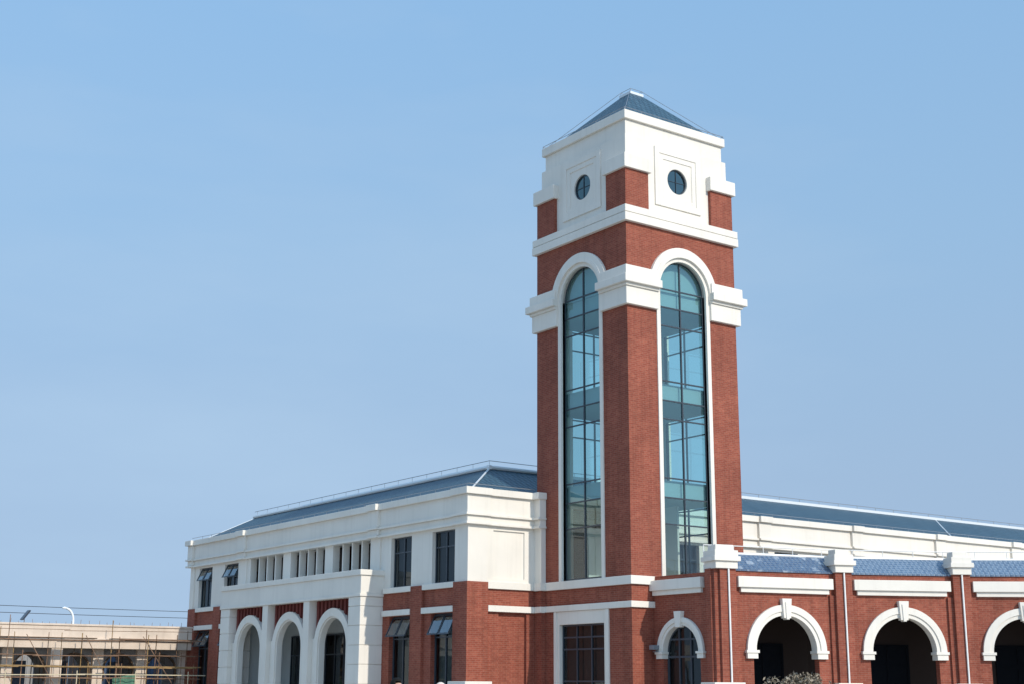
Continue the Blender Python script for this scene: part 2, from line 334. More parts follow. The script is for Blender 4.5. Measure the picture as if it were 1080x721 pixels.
def window(parent, F, u0, u1, z0, z1, nr, us, zs, glass='darkglass', sash=None, back=None, fw_=.06, name='window'):
    """rectangular window: frame bars at depth nr with mullions us, transoms zs; panes as a sub-part; sash = (u0,u1,z0,z1,out)"""
    m = MB(); d0, d1 = nr-.05, nr+.03
    m.box(F, u0, u0+fw_, z0, z1, d0, d1); m.box(F, u1-fw_, u1, z0, z1, d0, d1)
    m.box(F, u0+fw_, u1-fw_, z0, z0+fw_, d0, d1); m.box(F, u0+fw_, u1-fw_, z1-fw_, z1, d0, d1)
    for u in us: m.box(F, u-.03, u+.03, z0+fw_, z1-fw_, d0, d1+.004)
    for z in zs: m.box(F, u0+fw_, u1-fw_, z-.03, z+.03, d0, d1-.004)
    f = m.build(name, 'frame', parent)
    g = MB(); g.face([F.p(u0+.02, z0+.02, nr-.012), F.p(u1-.02, z0+.02, nr-.012), F.p(u1-.02, z1-.02, nr-.012), F.p(u0+.02, z1-.02, nr-.012)])
    g.build('pane', glass, f)
    if back:
        b = MB(); b.box(F, u0-.1, u1+.1, z0-.1, z1+.1, nr-.32, nr-.25); b.build('pane_backing', back, f)  # backing panel behind the glass; darker tones stand in for unlit rooms
    if sash:
        a0, a1, b0, b1, outd = sash          # top hung sash, lower edge swung out by outd
        q = MB(); w_ = .032
        def P(u, t, e):   # t 0 top .. 1 bottom
            return F.p(u, b1+(b0-b1)*t*.96, nr+.05+outd*t+e)
        def slab(ua, ub, ta, tb, e0, e1):
            q.solid([P(ua, ta, e0), P(ub, ta, e0), P(ub, tb, e0), P(ua, tb, e0)], [P(ua, ta, e1), P(ub, ta, e1), P(ub, tb, e1), P(ua, tb, e1)])
        um = (a0+a1)/2
        for ua, ub in ((a0, um-.02), (um+.02, a1)):
            slab(ua, ua+w_, 0, 1, -.02, .03); slab(ub-w_, ub, 0, 1, -.02, .03); slab(ua+w_, ub-w_, 0, .08, -.02, .03); slab(ua+w_, ub-w_, .92, 1, -.02, .03)
        q.build('sash', 'frame', f)
        q = MB()
        for ua, ub in ((a0, um-.02), (um+.02, a1)):
            q.face([P(ua+.01, .03, 0), P(ub-.01, .03, 0), P(ub-.01, .97, 0), P(ua+.01, .97, 0)])
        q.build('sash_glass', 'sashglass', f)
    return f

# ------------------------------------------------------------------ ground
m = MB(); m.face([Vector((x, y, 0)) for x, y in ((-2500, -2500), (2500, -2500), (2500, 2500), (-2500, 2500))]); tag(m.build('ground', 'ground'), kind='structure')
m = MB(); m.face([Vector((x, y, .004)) for x, y in ((-60, -60), (60, -60), (60, 5.9), (-3.6, 5.9), (-3.6, 30), (-60, 30))]); tag(m.build('plaza_pavement', 'paving'), kind='structure')

# ------------------------------------------------------------------ clock tower like brick tower
W = 6.07; UC = W/2
tower = thing('tower', (UC, UC, 0), 'tall red brick tower with white arches and a blue pyramid roof', 'tower')
FS = Frame((0, 0), (1, 0), (0, -1)); FW = Frame((0, W), (0, -1), (-1, 0)); FE = Frame((W, 0), (0, 1), (1, 0)); FN = Frame((W, W), (-1, 0), (0, 1))
FACES = (FS, FW, FE, FN)
RG, RC, RR, ZC = 1.29, 1.48, 1.88, 17.66
def inset(F, d):  # true where adjoining walls must not overlap
    return d
T = .34
m = MB()
for i, F in enumerate(FACES):
    e = 0 if i in (0, 3) else T
    m.archwall(F, e, W-e, 5.86, 20.22, UC, ZC, RC-.02, -T, 0)
m.build('brick_wall', 'brick', tower)
m = MB()      # base storey: west face has the big ground window
m.box(FS, 0, W, 0, 5.56, -T, 0); m.box(FN, 0, W, 0, 5.56, -T, 0); m.box(FE, T, W-T, 0, 5.56, -T, 0)
m.wallholes(FW, T, W-T, 0, 5.56, [(1.42, 4.52, .5, 4.66)], -T, 0)
m.build('base_wall', 'brick', tower)
def hoop(m, z0, z1, p, x0=0, x1=W):    # square block ring (solid slab)
    m.vbox(x0-p, x1+p, x0-p, x1+p, z0, z1)
m = MB(); hoop(m, 5.54, 5.87, .11); m.build('sill_band', 'white', tower, bevel=.015)
m = MB()
for F, e in ((FS, .10), (FW, -.001)):
    pass
m.vprism([(-.10, -.10), (1.4, -.10), (1.4, .05), (.05, .05), (.05, W-.25), (-.10, W-.25)], 4.66, 4.90); m.build('lower_band', 'white', tower, bevel=.015)
m = MB(); hoop(m, 20.20, 20.55, .165); hoop(m, 20.55, 20.58, .10); hoop(m, 20.58, 20.88, .15); m.build('string_course', 'white', tower, bevel=.012)
# corner capitals, L shaped in plan
def Lplan(p, q, t=.2):
    """corner at origin pointing to +x,+y; p projection, q leg length"""
    return [(-p, -p), (q, -p), (q, t), (t, t), (t, q), (-p, q)]
def corner(poly, sx, sy):
    return [((x if sx > 0 else W-x), (y if sy > 0 else W-y)) for x, y in poly]
for sx in (1, -1):
    for sy in (1, -1):
        m = MB()
        for p, z0, z1 in ((.165, 16.66, 17.40), (.24, 17.40, 17.52), (.38, 17.52, 17.84), (.24, 17.84, 18.27)):
            m.vprism(corner(Lplan(p, 1.565 if p < .3 else 1.60), sx, sy), z0, z1)
        m.build('capital', 'white', tower, bevel=.02)
for F in FACES:
    m = MB(); m.ring(F, UC, ZC, RC+.02, RR, ZC-.2, -.05, .13); m.ring(F, UC, ZC, RC-.03, RC+.16, ZC-.2, -.05, .155); m.build('arch_surround', 'white', tower, bevel=.012)
    m = MB(); m.ring(F, UC, ZC, RG, RC, 5.875, -.26, .05); m.ring(F, UC, ZC, RG-.0, RG+.07, 5.875, -.24, -.06); m.build('window_casing', 'white', tower)
ZB = [17.70, 16.92, 16.14, 13.83, 13.02, 12.26, 9.85, 9.06, 8.0]
for i, F in enumerate(FACES):
    m = MB(); m.ring(F, UC, ZC, RG-.045, RG+.01, 5.88, -.215, -.172)
    m.box(F, UC-.03, UC+.03, 5.88, ZC+RG-.04, -.22, -.15)
    for z in ZB: m.box(F, UC-RG+.06, UC+RG-.06, z-.028, z+.028, -.217, -.16)
    m.box(F, UC-RG+.06, UC+RG-.06, 5.88, 5.96, -.235, -.135)
    f = m.build('tall_window', 'frame', tower)
    def sheet(z0, z1, mat):
        g = MB(); r = RG-.03
        if z1 > ZC:
            pts = [(UC-r, z0), (UC+r, z0)] + [(UC+r*math.cos(math.pi*k/24), ZC+r*math.sin(math.pi*k/24)) for k in range(25)]
        else: pts = [(UC-r, z0), (UC+r, z0), (UC+r, z1), (UC-r, z1)]
        g.face([F.p(u, z, -.19) for u, z in pts]); return g.build('pane', mat, f)
    sheet(8.0, 20, 'glass'); sheet(5.9, 8.0, 'glass_low')
    m = MB(); m.box(F, .5, W-.5, 17.66, 20.15, -.46, -.40); m.build('spandrel_panel', 'slab', tower)
# interior: floors and plastered corners
for z0, z1 in ((16.95, 17.62), (13.06, 13.74), (9.1, 9.78)):
    m = MB(); m.vbox(.36, W-.36, .36, W-.36, z0, z1); m.build('floor_slab', 'slab', tower)
m = MB()
for sx in (1, -1):
    for sy in (1, -1):
        m.vprism(corner([(.35, .35), (1.5, .35), (1.5, .43), (.43, .43), (.43, 1.5), (.35, 1.5)], sx, sy), 5.88, 20.1)
m.build('interior_wall', 'interior', tower)
m = MB()   # stair partition and pale lining of the lower room
m.vbox(3.9, 4.0, 1.6, 5.6, 5.9, 9.0); m.vbox(1.6, 3.9, 4.6, 4.7, 5.9, 8.2)
m.build('partition', 'interior', tower)
# ground window on the west face
window(tower, FW, 1.56, 4.40, .55, 4.12, -.16, [2.50, 3.44], [3.62, 3.15, 1.9], back='room', name='ground_window')
m = MB(); m.wallholes(FW, 1.22, 4.72, .4, 4.655, [(1.55, 4.42, .55, 4.13)], -.2, .03); m.box(FW, 1.22, 1.40, .4, 4.655, .03, .07); m.box(FW, 4.54, 4.72, .4, 4.655, .03, .07)
m.build('window_surround', 'white', tower, bevel=.01)
# belfry
B = .15
m = MB()
for i, F in enumerate(FACES):
    a, b = (B, W-B) if i in (0, 3) else (B+.3, W-B-.3)
    m.box(F, a, 1.9, 20.88, 24.1, -B-.3, -B); m.box(F, W-1.9, b, 20.88, 24.1, -B-.3, -B)
    m.box(F, 1.9, W-1.9, 20.88, 21.45, -B-.3, -B); m.box(F, 1.9, W-1.9, 23.65, 24.1, -B-.3, -B)
    m.platehole(F, 1.9, W-1.9, 21.45, 23.65, UC, 22.58, .56, -B-.3, -B)
m.build('belfry_wall', 'white', tower)
for F in FACES:
    m = MB(); m.wallholes(F, 1.74, W-1.74, 21.32, 23.93, [(2.0, W-2.0, 21.6, 23.67)], -B-.05, -B+.06)
    m.wallholes(F, 2.0, W-2.0, 21.6, 23.67, [(2.22, W-2.22, 21.8, 23.44)], -B-.05, -B+.03); m.build('wall_panel', 'white', tower, bevel=.006)
    m = MB(); m.platehole(F, UC-.6, UC+.6, 21.98, 23.18, UC, 22.58, .51, -B-.2, -B-.07)
    m.box(F, UC-.009, UC+.009, 22.1, 23.06, -B-.14, -B-.08); m.box(F, UC-.48, UC+.48, 22.573, 22.589, -B-.145, -B-.085)
    f = m.build('round_window', 'frame', tower)
    g = MB(); g.face([F.p(UC+.5*math.cos(k*math.pi/16), 22.58+.5*math.sin(k*math.pi/16), -B-.11) for k in range(32)]); g.build('pane', 'roundglass', f)
for sx in (1, -1):
    for sy in (1, -1):
        m = MB(); m.vprism(corner([(0, 0), (1.26, 0), (1.26, 1.26), (0, 1.26)], sx, sy), 20.88, 22.53); m.build('brick_pier', 'brick', tower)
        m = MB(); m.vprism(corner([(-.13, -.13), (1.36, -.13), (1.36, 1.36), (-.13, 1.36)], sx, sy), 22.53, 23.14); m.build('pier_cap', 'white', tower, bevel=.015)
m = MB(); hoop(m, 24.1, 24.84, -.27); hoop(m, 24.84, 25.22, -.15); m.build('cornice', 'white', tower, bevel=.015)
A0, A1 = .38, 2.7
m = MB(); m.solid([Vector((x, y, 25.18)) for x, y in ((A0, A0), (W-A0, A0), (W-A0, W-A0), (A0, W-A0))],
                  [Vector((x, y, 27.5)) for x, y in ((A1, A1), (W-A1, A1), (W-A1, W-A1), (A1, W-A1))]); rf = m.build('roof', 'roof', tower)
m = MB(); m.vbox(A1-.05, W-A1+.05, A1-.05, W-A1+.05, 27.46, 27.58)
for x, y in ((0, 0), (1, 0), (1, 1), (0, 1)):
    a = Vector((A0 if x == 0 else W-A0, A0 if y == 0 else W-A0, 25.2)); b = Vector((A1 if x == 0 else W-A1, A1 if y == 0 else W-A1, 27.5)); pass
m.build('ridge_flashing', 'ridge', rf)
m = MB()
c4 = [(B+.04, B+.04), (W-B-.04, B+.04), (W-B-.04, W-B-.04), (B+.04, W-B-.04)]
for (x0, y0), (x1, y1) in zip(c4, c4[1:]+c4[:1]):
    m.tube([(x0, y0, 25.33), (x1, y1, 25.33)], .014, 5)
    for k in range(6): t = k/6; m.tube([(x0+(x1-x0)*t, y0+(y1-y0)*t, 25.2), (x0+(x1-x0)*t, y0+(y1-y0)*t, 25.34)], .012, 5)
for (x, y) in ((A0, A0), (W-A0, A0), (W-A0, W-A0), (A0, W-A0)):
    X = A1 if x < 3 else W-A1; Y = A1 if y < 3 else W-A1
    m.tube([(x, y, 25.36), (X, Y, 27.72)], .012, 5)
q4 = [(A1, A1), (W-A1, A1), (W-A1, W-A1), (A1, W-A1)]
for (x0, y0), (x1, y1) in zip(q4, q4[1:]+q4[:1]): m.tube([(x0, y0, 27.72), (x1, y1, 27.72)], .012, 5); m.tube([(x0, y0, 27.5), (x0, y0, 27.73)], .012, 5)
m.build('lightning_rail', 'steel', rf)

# ------------------------------------------------------------------ two storey wing on the left
XL, YS, YE = -3.57, 5.96, 33.8
XE = 3.03
wing = thing('wing_building', (XL, 19.8, 0), 'two storey white and brick wing left of the tower with an arched portico', 'building')
GW = Frame((XL, 0), (0, 1), (-1, 0)); GS = Frame((0, YS), (1, 0), (0, -1))
PIL = [(YS, 6.87), (9.25, 10.17), (29.50, 30.40), (32.80, YE)]
WIN = [(6.95, 8.68), (10.33, 12.04), (27.72, 29.42), (31.02, 32.74)]
FIN = [(13.80, 17.36), (18.15, 21.69), (22.52, 26.22)]
m = MB()
m.wallholes(GW, YS, YE, 0, 5.80, [(a, b, .9, 4.62) for a, b in WIN] + [(13.05, 26.65, 0, 5.3)], -.35, 0)
m.wallholes(GS, XL+.35, -.02, 0, 5.80, [(-2.05, -.66, 0, 4.6)], -.35, 0)
m.box(GS, -2.05, -.66, 0, 4.6, -.35, -.10); m.box(GS, -.66, -.40, 0, 4.6, 0, .04)
m.vbox(XE-.35, XE, YS+.35, YE, 0, 9.3); m.vbox(XL+.35, XE-.35, YE-.35, YE, 0, 9.3)
m.build('brick_wall', 'brick', wing)
for a, b in PIL:
    m = MB()
    if a == YS: m.vprism([(XL-.12, YS-.12), (-2.65, YS-.12), (-2.65, YS+.02), (XL+.02, YS+.02), (XL+.02, 6.87), (XL-.12, 6.87)], 0, 5.82)
    else: m.box(GW, a, b, 0, 5.82, -.02, .12)
    m.build('brick_pilaster', 'brick', wing)
m = MB(); m.vbox(-.24, -.005, 5.46, 6.2, 0, 5.54); m.build('brick_pilaster', 'brick', wing)
m = MB()
m.wallholes(GW, YS, YE, 5.80, 8.12, [(a, b, 5.86, 8.02) for a, b in WIN] + [(a, b, 6.58, 8.12) for a, b in FIN], -.35, -.001)
m.wallholes(GS, XL+.35, -.02, 5.80, 8.12, [(-2.33, -.74, 6.0, 7.95)], -.35, -.001)
m.box(GS, -2.33, -.74, 6.0, 7.95, -.35, -.07)
m.vprism([(XL-.07, YS-.07), (-2.65, YS-.07), (-2.65, YS+.02), (XL+.02, YS+.02), (XL+.02, 6.80), (XL-.07, 6.80)], 5.82, 8.12)
m.vbox(-.24, -.005, 5.46, 6.2, 5.86, 8.12)
for a, b in ((12.9, 13.74), (26.6, 27.5), (33.3, YE)): m.box(GW, a, b, 5.82, 8.12, -.02, .07)
m.build('upper_wall', 'white', wing)
# parapet with mouldings: (z0, z1, projection)
STACK = [(8.12, 8.22, .17), (8.22, 8.48, .08), (8.48, 8.58, .19), (8.58, 9.34, .10), (9.34, 9.62, .24)]
m = MB()
for z0, z1, p in STACK:
    q = .8
    m.vprism([(XL-p, YS-p), (-.24-p, YS-p), (-.24-p, 5.46-p*.4), (-.01, 5.46-p*.4), (-.01, YS+q), (XL+q, YS+q), (XL+q, YE-q), (XE, YE-q), (XE, YE+p), (XL-p, YE+p)], z0, z1)
    e = p+.09
    m.vprism([(XL-e, YS-e), (-2.6, YS-e), (-2.6, YS+.1), (XL+.1, YS+.1), (XL+.1, 6.85), (XL-e, 6.85)], z0+.004, z1+(.004 if z1 > 9.5 else -.004))
    for a, b in ((12.9, 13.74), (26.6, 27.5), (33.35, YE+e)):
        m.box(GW, a-(.03 if p > .15 else 0), b, z0+.004, z1+(.004 if z1 > 9.5 else -.004), -.1, e+.06)
m.build('parapet', 'white', wing, bevel=.012)
# sills and lintel bands
def part(fn, name, mat, parent, bevel=0):
    m = MB(); fn(m); return m.build(name, mat, parent, bevel=bevel)
for a, b in ((6.87, 9.25), (10.17, 12.48), (27.12, 29.50), (30.40, 32.80)):
    part(lambda m: m.box(GW, a+.002, b-.002, 5.62, 5.85, -.02, .13), 'window_sill', 'white', wing, .01)
    part(lambda m: m.box(GW, a+.002, b-.002, 4.64, 4.88, -.02, .16), 'lintel_band', 'white', wing, .01)
part(lambda m: m.box(GS, -2.648, -.242, 5.56, 5.845, -.02, .11), 'sill_band', 'white', wing, .01)
part(lambda m: m.box(GS, -2.648, -.242, 4.64, 4.89, -.02, .15), 'lintel_band', 'white', wing, .01)
part(lambda m: m.vbox(-.34, -.112, 5.36, 5.84, 5.545, 5.862), 'sill_band', 'white', wing, .01)
part(lambda m: m.vbox(-.34, -.102, 5.38, 5.80, 4.645, 4.893), 'lintel_band', 'white', wing, .01)
m = MB(); m.vprism([(XL-.24, YS-.24), (-2.5, YS-.24), (-2.5, YS+.02), (XL+.02, YS+.02), (XL+.02, 7.0), (XL-.24, 7.0)], 0, 1.88)
m.build('plinth', 'white', wing, bevel=.02)
for i, (a, b) in enumerate(WIN):
    far = i >= 2
    sash = (a+.06, b-.06, 7.3, 7.98, .32) if far else None
    window(wing, GW, a, b, 5.86, 8.02, -.20, [a+(b-a)*.5], [7.36], sash=sash, back='room')
    window(wing, GW, a+.02, b-.02, .9, 4.62, -.22, [a+(b-a)*.5], [3.66], sash=(a+.06, b-.06, 3.72, 4.58, .40), back='pane_backing' if i in (0, 2) else 'room')
# loggia fins
for a, b in FIN:
    s = (b-a)/4
    for k in (1, 2, 3):
        m = MB(); m.box(GW, a+s*k-.05, a+s*k+.05, 6.58, 8.12, -.36, -.03); m.build('louvre_fin', 'white', wing)
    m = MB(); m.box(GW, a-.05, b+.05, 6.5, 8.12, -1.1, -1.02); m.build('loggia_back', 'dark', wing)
m = MB(); m.box(GW, 13.7, 26.3, 6.46, 6.575, -1.15, -.351); m.build('loggia_floor', 'white', wing)
# roof: hipped, ridge along y, with the cross ridge toward the rear hall
D, ZE, ZR = 3.3, 9.5, 11.08
XR, YR = XL+D, YS+D
e = .06
def P(x, y, z): return Vector((x, y, z))
m = MB()
A = P(XL+e, YS+e, ZE); Bp = P(XR, YR, ZR); Cq = P(XR, YE-.8, ZR); Dq = P(XL+e, YE-e, ZE); E2 = P(XE-e, YE-e, ZE); V = P(XE-e, YR+(XE-e-XR), ZE)
m.face([A, Bp, Cq, Dq]); m.face([Dq, Cq, E2]); m.face([E2, Cq, Bp, V]); m.face([A, P(XE, YS+e, ZE), P(XE, YR, ZR), Bp]); m.face([Bp, P(XE, YR, ZR), V])
rf = m.build('roof', 'roof', wing)
m = MB()
m.tube([(XR, YR-.1, ZR+.08), (XR, YE-.75, ZR+.08)], .10, 8); m.tube([(XR-.1, YR, ZR+.08), (XE, YR, ZR+.08)], .10, 8)
m.tube([A+Vector((.1, .1, .04)), Bp+Vector((0, 0, .03))], .04, 6); m.tube([Dq, Cq], .03, 6)
m.build('ridge_cap', 'ridge', rf)
m = MB()
m.tube([(XR, YR, ZR+.38), (XR, YE-.8, ZR+.38)], .015, 6); m.tube([(XR, YR, ZR+.38), (XE, YR, ZR+.38)], .015, 6)
k = 0
while YR+k*1.3 < YE-.8: m.tube([(XR, YR+k*1.3, ZR), (XR, YR+k*1.3, ZR+.39)], .008, 5); k += 1
m.tube([(XL-.1, YS-.1, 9.78), (XL-.1, YE, 9.78)], .014, 5); m.tube([(XL-.1, YS-.1, 9.78), (-.3, YS-.1, 9.78)], .014, 5)
for k in range(23): m.tube([(XL-.1, YS+k*1.2, 9.6), (XL-.1, YS+k*1.2, 9.79)], .012, 5)
m.build('lightning_rail', 'steel', rf)
# portico
XP, YP0, YP1 = -4.71, 12.64, 27.1
GP = Frame((XP, 0), (0, 1), (-1, 0))
for a, b in ((YP0, 13.69), (26.05, YP1)):
    m = MB(); z = 5.5
    m.vbox(XP+.035, XL+.05, a+.035, b-.035, 0, 5.49)
    for zt, zb in ((5.49, 5.10), (5.07, 4.27), (4.24, 3.43), (3.40, 2.61), (2.58, 1.78), (1.75, .95), (.92, 0)): m.vbox(XP, XL+.1, a, b, zb, zt)
    m.build('portico_pier', 'white', wing, bevel=.012)
m = MB(); m.vbox(XP, XL+.02, YP0, YP1, 5.62, 6.42); m.vbox(XP-.05, XL+.02, YP0-.05, YP1+.05, 5.5, 5.62); m.vbox(XP-.07, XL+.02, YP0-.07, YP1+.07, 6.42, 6.66)
m.build('entablature', 'white', wing, bevel=.015)
BAY = [(13.69, 17.42), (18.0, 21.71), (22.29, 26.05)]
for a, b in ((17.42, 18.0), (21.71, 22.29)):
    m = MB(); m.box(GP, a, b, 0, 5.5, -.5, -.02); m.build('portico_column', 'white', wing, bevel=.01)
for a, b in BAY:
    c = (a+b)/2
    m = MB(); m.ring(GP, c, 3.42, 1.26, 1.70, .3, -.58, -.28); m.ring(GP, c, 3.42, 1.33, 1.70, .3, -.28, -.22)
    m.box(GP, a+.003, c-1.69, .3, 3.8, -.58, -.245); m.box(GP, c+1.69, b-.003, .3, 3.8, -.58, -.245)
    m.build('portico_arch', 'white', wing, bevel=.01)
    m = MB(); m.archwall(GP, a, b, 3.7, 5.5, c, 3.42, 1.5, -.57, -.42)
    k = a+.12
    while k < b-.15:
        zc_ = 3.42+math.sqrt(max(0, 1.66**2-(k+.08-c)**2)) if abs(k+.08-c) < 1.66 else 3.8
        m.box(GP, k, k+.15, zc_, 5.499, -.42, -.33); k += .36
    m.build('spandrel', 'brick_plain', wing)
m = MB()      # porch inside
m.vbox(XL+.02, -.6, 13.0, 13.2, .6, 5.3); m.vbox(XL+.02, -.6, 26.5, 26.7, .6, 5.3); m.vbox(XP+.9, -.6, 13.2, 26.5, 5.31, 5.4)
m.wallholes(Frame((-1.4, 0), (0, 1), (-1, 0)), 13.2, 26.5, .6, 5.3, [(16.9, 25.3, .6, 4.2)], -.2, 0)
m.build('porch_wall', 'interior', wing)
m = MB(); m.vbox(XP, -.6, 13.2, 26.5, .3, .6); m.build('porch_floor', 'concrete', wing)
FD = Frame((-1.5, 0), (0, 1), (-1, 0))
for a, b in ((16.9, 19.66), (19.7, 22.48), (22.52, 25.3)):
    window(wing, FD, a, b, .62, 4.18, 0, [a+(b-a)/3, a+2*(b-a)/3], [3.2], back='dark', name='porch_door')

# ------------------------------------------------------------------ rear hall to the right of the tower
X0, X1 = XE+.02, 52.0
hall = thing('rear_hall', (20, YS, 0), 'long white hall with blue roof behind the brick arcade, right of the tower', 'building')
GH = Frame((0, YS), (1, 0), (0, -1))
HW = [(7.6, 9.2)] + [(14.1+6.5*k, 15.7+6.5*k) for k in range(6)]
m = MB(); m.wallholes(GH, X0+3.1, X1, 0, 8.12, [(a, b, 5.9, 8.02) for a, b in HW], -.35, 0)
m.vbox(X1-.3, X1, YS+.35, 12.5, 0, 9.3); m.vbox(X0, X1, 12.2, 12.5, 0, 9.3)
m.build('wall', 'white', hall)
m = MB()
for z0, z1, p in STACK:
    m.vprism([(W+.02, YS-p), (X1+p, YS-p), (X1+p, 12.5+p), (X0, 12.5+p), (X0, 11.8), (X1-.8, 11.8), (X1-.8, YS+.8), (W+.02, YS+.8)], z0, z1)
    for k in range(6):
        x = 12.9+6.55*k
        m.box(GH, x, x+.8, z0+.004, z1+(.004 if z1 > 9.5 else -.004), -.1, p+.14)
m.build('parapet', 'white', hall, bevel=.012)
for a, b in HW: window(hall, GH, a, b, 5.9, 8.02, -.22, [(a+b)/2], [7.36], back='room')
m = MB()
m.face([P(X0, YS+e, ZE), P(X1-e, YS+e, ZE), P(X1-D, YR, ZR), P(X0, YR, ZR)]); m.face([P(X0, YR, ZR), P(X1-D, YR, ZR), P(X1-e, 12.5, ZE), P(X0, 12.5, ZE)]); m.face([P(X1-e, YS+e, ZE), P(X1-e, 12.5, ZE), P(X1-D, YR, ZR)])
rf = m.build('roof', 'roof', hall)
m = MB(); m.box(Frame((0, YR), (1, 0), (0, -1)), X0, X1-D, ZR-.1, ZR+.07, -.14, .14)
n_ = Vector((0, -(ZR-ZE), D)).normalized()*.03
m.tube([P(30.6, YR, ZR-.05)+n_, P(27.9, YS+.15, ZE+.05)+n_], .035, 6); m.build('ridge_cap', 'ridge', rf)
m = MB(); m.tube([(X0, YR, ZR+.25), (X1-D, YR, ZR+.25)], .018, 5); m.tube([(W+.3, YS-.1, 9.78), (X1, YS-.1, 9.78)], .014, 5)
for k in range(30): m.tube([(X0+1.5*k, YR, ZR), (X0+1.5*k, YR, ZR+.26)], .012, 5)
for k in range(36): m.tube([(W+.4+1.25*k, YS-.1, 9.6), (W+.4+1.25*k, YS-.1, 9.79)], .012, 5)
m.build('lightning_rail', 'steel', rf)

# ------------------------------------------------------------------ curved brick arcade in front of the hall
NODE = [(1.45, -3.60), (6.22, -4.98), (10.53, -7.15), (14.33, -10.05), (17.56, -13.55), (20.16, -17.55)]
PHI = [R(a) for a in (-13.5, -21.4, -31.5, -42, -52, -58)]
arcade = thing('arcade', (8, -5, 0), 'curved red brick arcade with white arches and blue tiled coping at the right', 'arcade')
DEEP = 3.1
def inw(i): return Vector((-math.sin(PHI[i]), math.cos(PHI[i]), 0))
def npt(i, d, z): return Vector((NODE[i][0], NODE[i][1], z)) + inw(i)*d
ZS, RI, RO = 3.02, 1.28, 1.68
for i in range(5):
    a, b = Vector((*NODE[i], 0)), Vector((*NODE[i+1], 0)); L = (b-a).length; t = (b-a)/L
    F = Frame(a, t, (t.y, -t.x)); c = L/2
    m = MB(); m.archwall(F, 0, L, 0, 5.93, c, ZS, RI+.1, -.32, 0)
    for s in (0, 1):                                       # stepped half pilasters beside the pier
        u0, u1 = (.30, .56) if s == 0 else (L-.56, L-.30)
        m.box(F, u0, u1, 0, 5.09, -.05, .09)
    m.build('brick_wall', 'brick', arcade)
    m = MB(); m.ring(F, c, ZS, RI, RI+.15, ZS, -.33, .075); m.ring(F, c, ZS, RI+.15, RO, ZS, -.05, .12)
    for s in (-1, 1):
        for (za, zb, pr, x0, x1) in ((2.72, 2.92, .135, RI-.02, RO+.02), (2.92, ZS+.005, .17, RI-.07, RO+.06)):
            u0, u1 = sorted((c+s*x0, c+s*x1)); m.box(F, u0, u1, za, zb, -.335, pr)
    m.prism(F, [(c-.15, ZS+RI-.1), (c+.15, ZS+RI-.1), (c+.20, ZS+RO+.22), (c-.20, ZS+RO+.22)], -.05, .2)
    m.prism(F, [(c-.06, ZS+RI-.15), (c+.06, ZS+RI-.15), (c+.09, ZS+RO+.1), (c-.09, ZS+RO+.1)], -.05, .235)
    m.build('arch_surround', 'white', arcade, bevel=.01)
    m = MB(); m.box(F, .46, L-.46, 5.30, 5.70, -.05, .22); m.box(F, .60, L-.60, 5.12, 5.30, -.05, .13); m.build('frieze_band', 'white', arcade, bevel=.012)
    m = MB()
    E0, E1 = a+inw(i)*-.06, b+inw(i+1)*-.06
    q0, q1 = a+inw(i)*.85, b+inw(i+1)*.85
    m.solid([E0+P(0, 0, 5.90), E1+P(0, 0, 5.90), q1+P(0, 0, 6.55), q0+P(0, 0, 6.55)], [E0+P(0, 0, 5.97), E1+P(0, 0, 5.97), q1+P(0, 0, 6.62), q0+P(0, 0, 6.62)])
    rf = m.build('coping_roof', 'roof_dusty' if i == 0 else 'roof_small', arcade)
    m = MB(); m.tube([q0+P(0, 0, 6.61), q1+P(0, 0, 6.61)], .06, 8); m.build('ridge_cap', 'ridge', rf)
    m = MB()
    r0, r1 = a+inw(i)*.9, b+inw(i+1)*.9; s0, s1 = a+inw(i)*DEEP, b+inw(i+1)*DEEP
    m.solid([p+P(0, 0, 5.3) for p in (a+inw(i)*.46, b+inw(i+1)*.46, s1, s0)], [p+P(0, 0, 5.9) for p in (a+inw(i)*.46, b+inw(i+1)*.46, s1, s0)])
    m.solid([p+P(0, 0, 5.9) for p in (q0, q1, r1, r0)], [p+P(0, 0, 6.62) for p in (q0, q1, r1, r0)])
    m.build('flat_roof', 'concrete', arcade)
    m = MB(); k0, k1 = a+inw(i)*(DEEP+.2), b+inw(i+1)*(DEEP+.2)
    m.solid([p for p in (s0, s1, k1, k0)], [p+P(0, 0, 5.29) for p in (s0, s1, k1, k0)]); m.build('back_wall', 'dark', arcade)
    Lb = (s1-s0).length; FB = Frame(s0, (s1-s0)/Lb, ((s1-s0).y, -(s1-s0).x))
    m = MB(); d0 = Lb*.45
    m.box(FB, d0, d0+1.8, .02, 3.3, .02, .06)
    for u in (d0, d0+.86, d0+1.72): m.box(FB, u, u+.08, .02, 3.38, .06, .10)
    m.box(FB, d0+.08, d0+1.72, 2.5, 2.58, .06, .09); m.box(FB, d0+.08, d0+1.72, 3.3, 3.38, .06, .10)
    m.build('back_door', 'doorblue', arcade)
    # railing on the flat roof
    m = MB(); h0, h1 = a+inw(i)*1.5, b+inw(i+1)*1.5
    m.tube([h0+P(0, 0, 6.98), h1+P(0, 0, 6.98)], .02, 6)
    for k in range(4): p = h0.lerp(h1, k/4); m.tube([p+P(0, 0, 5.9), p+P(0, 0, 6.98)], .016, 5)
    m.build('roof_rail', 'white_paint', arcade)
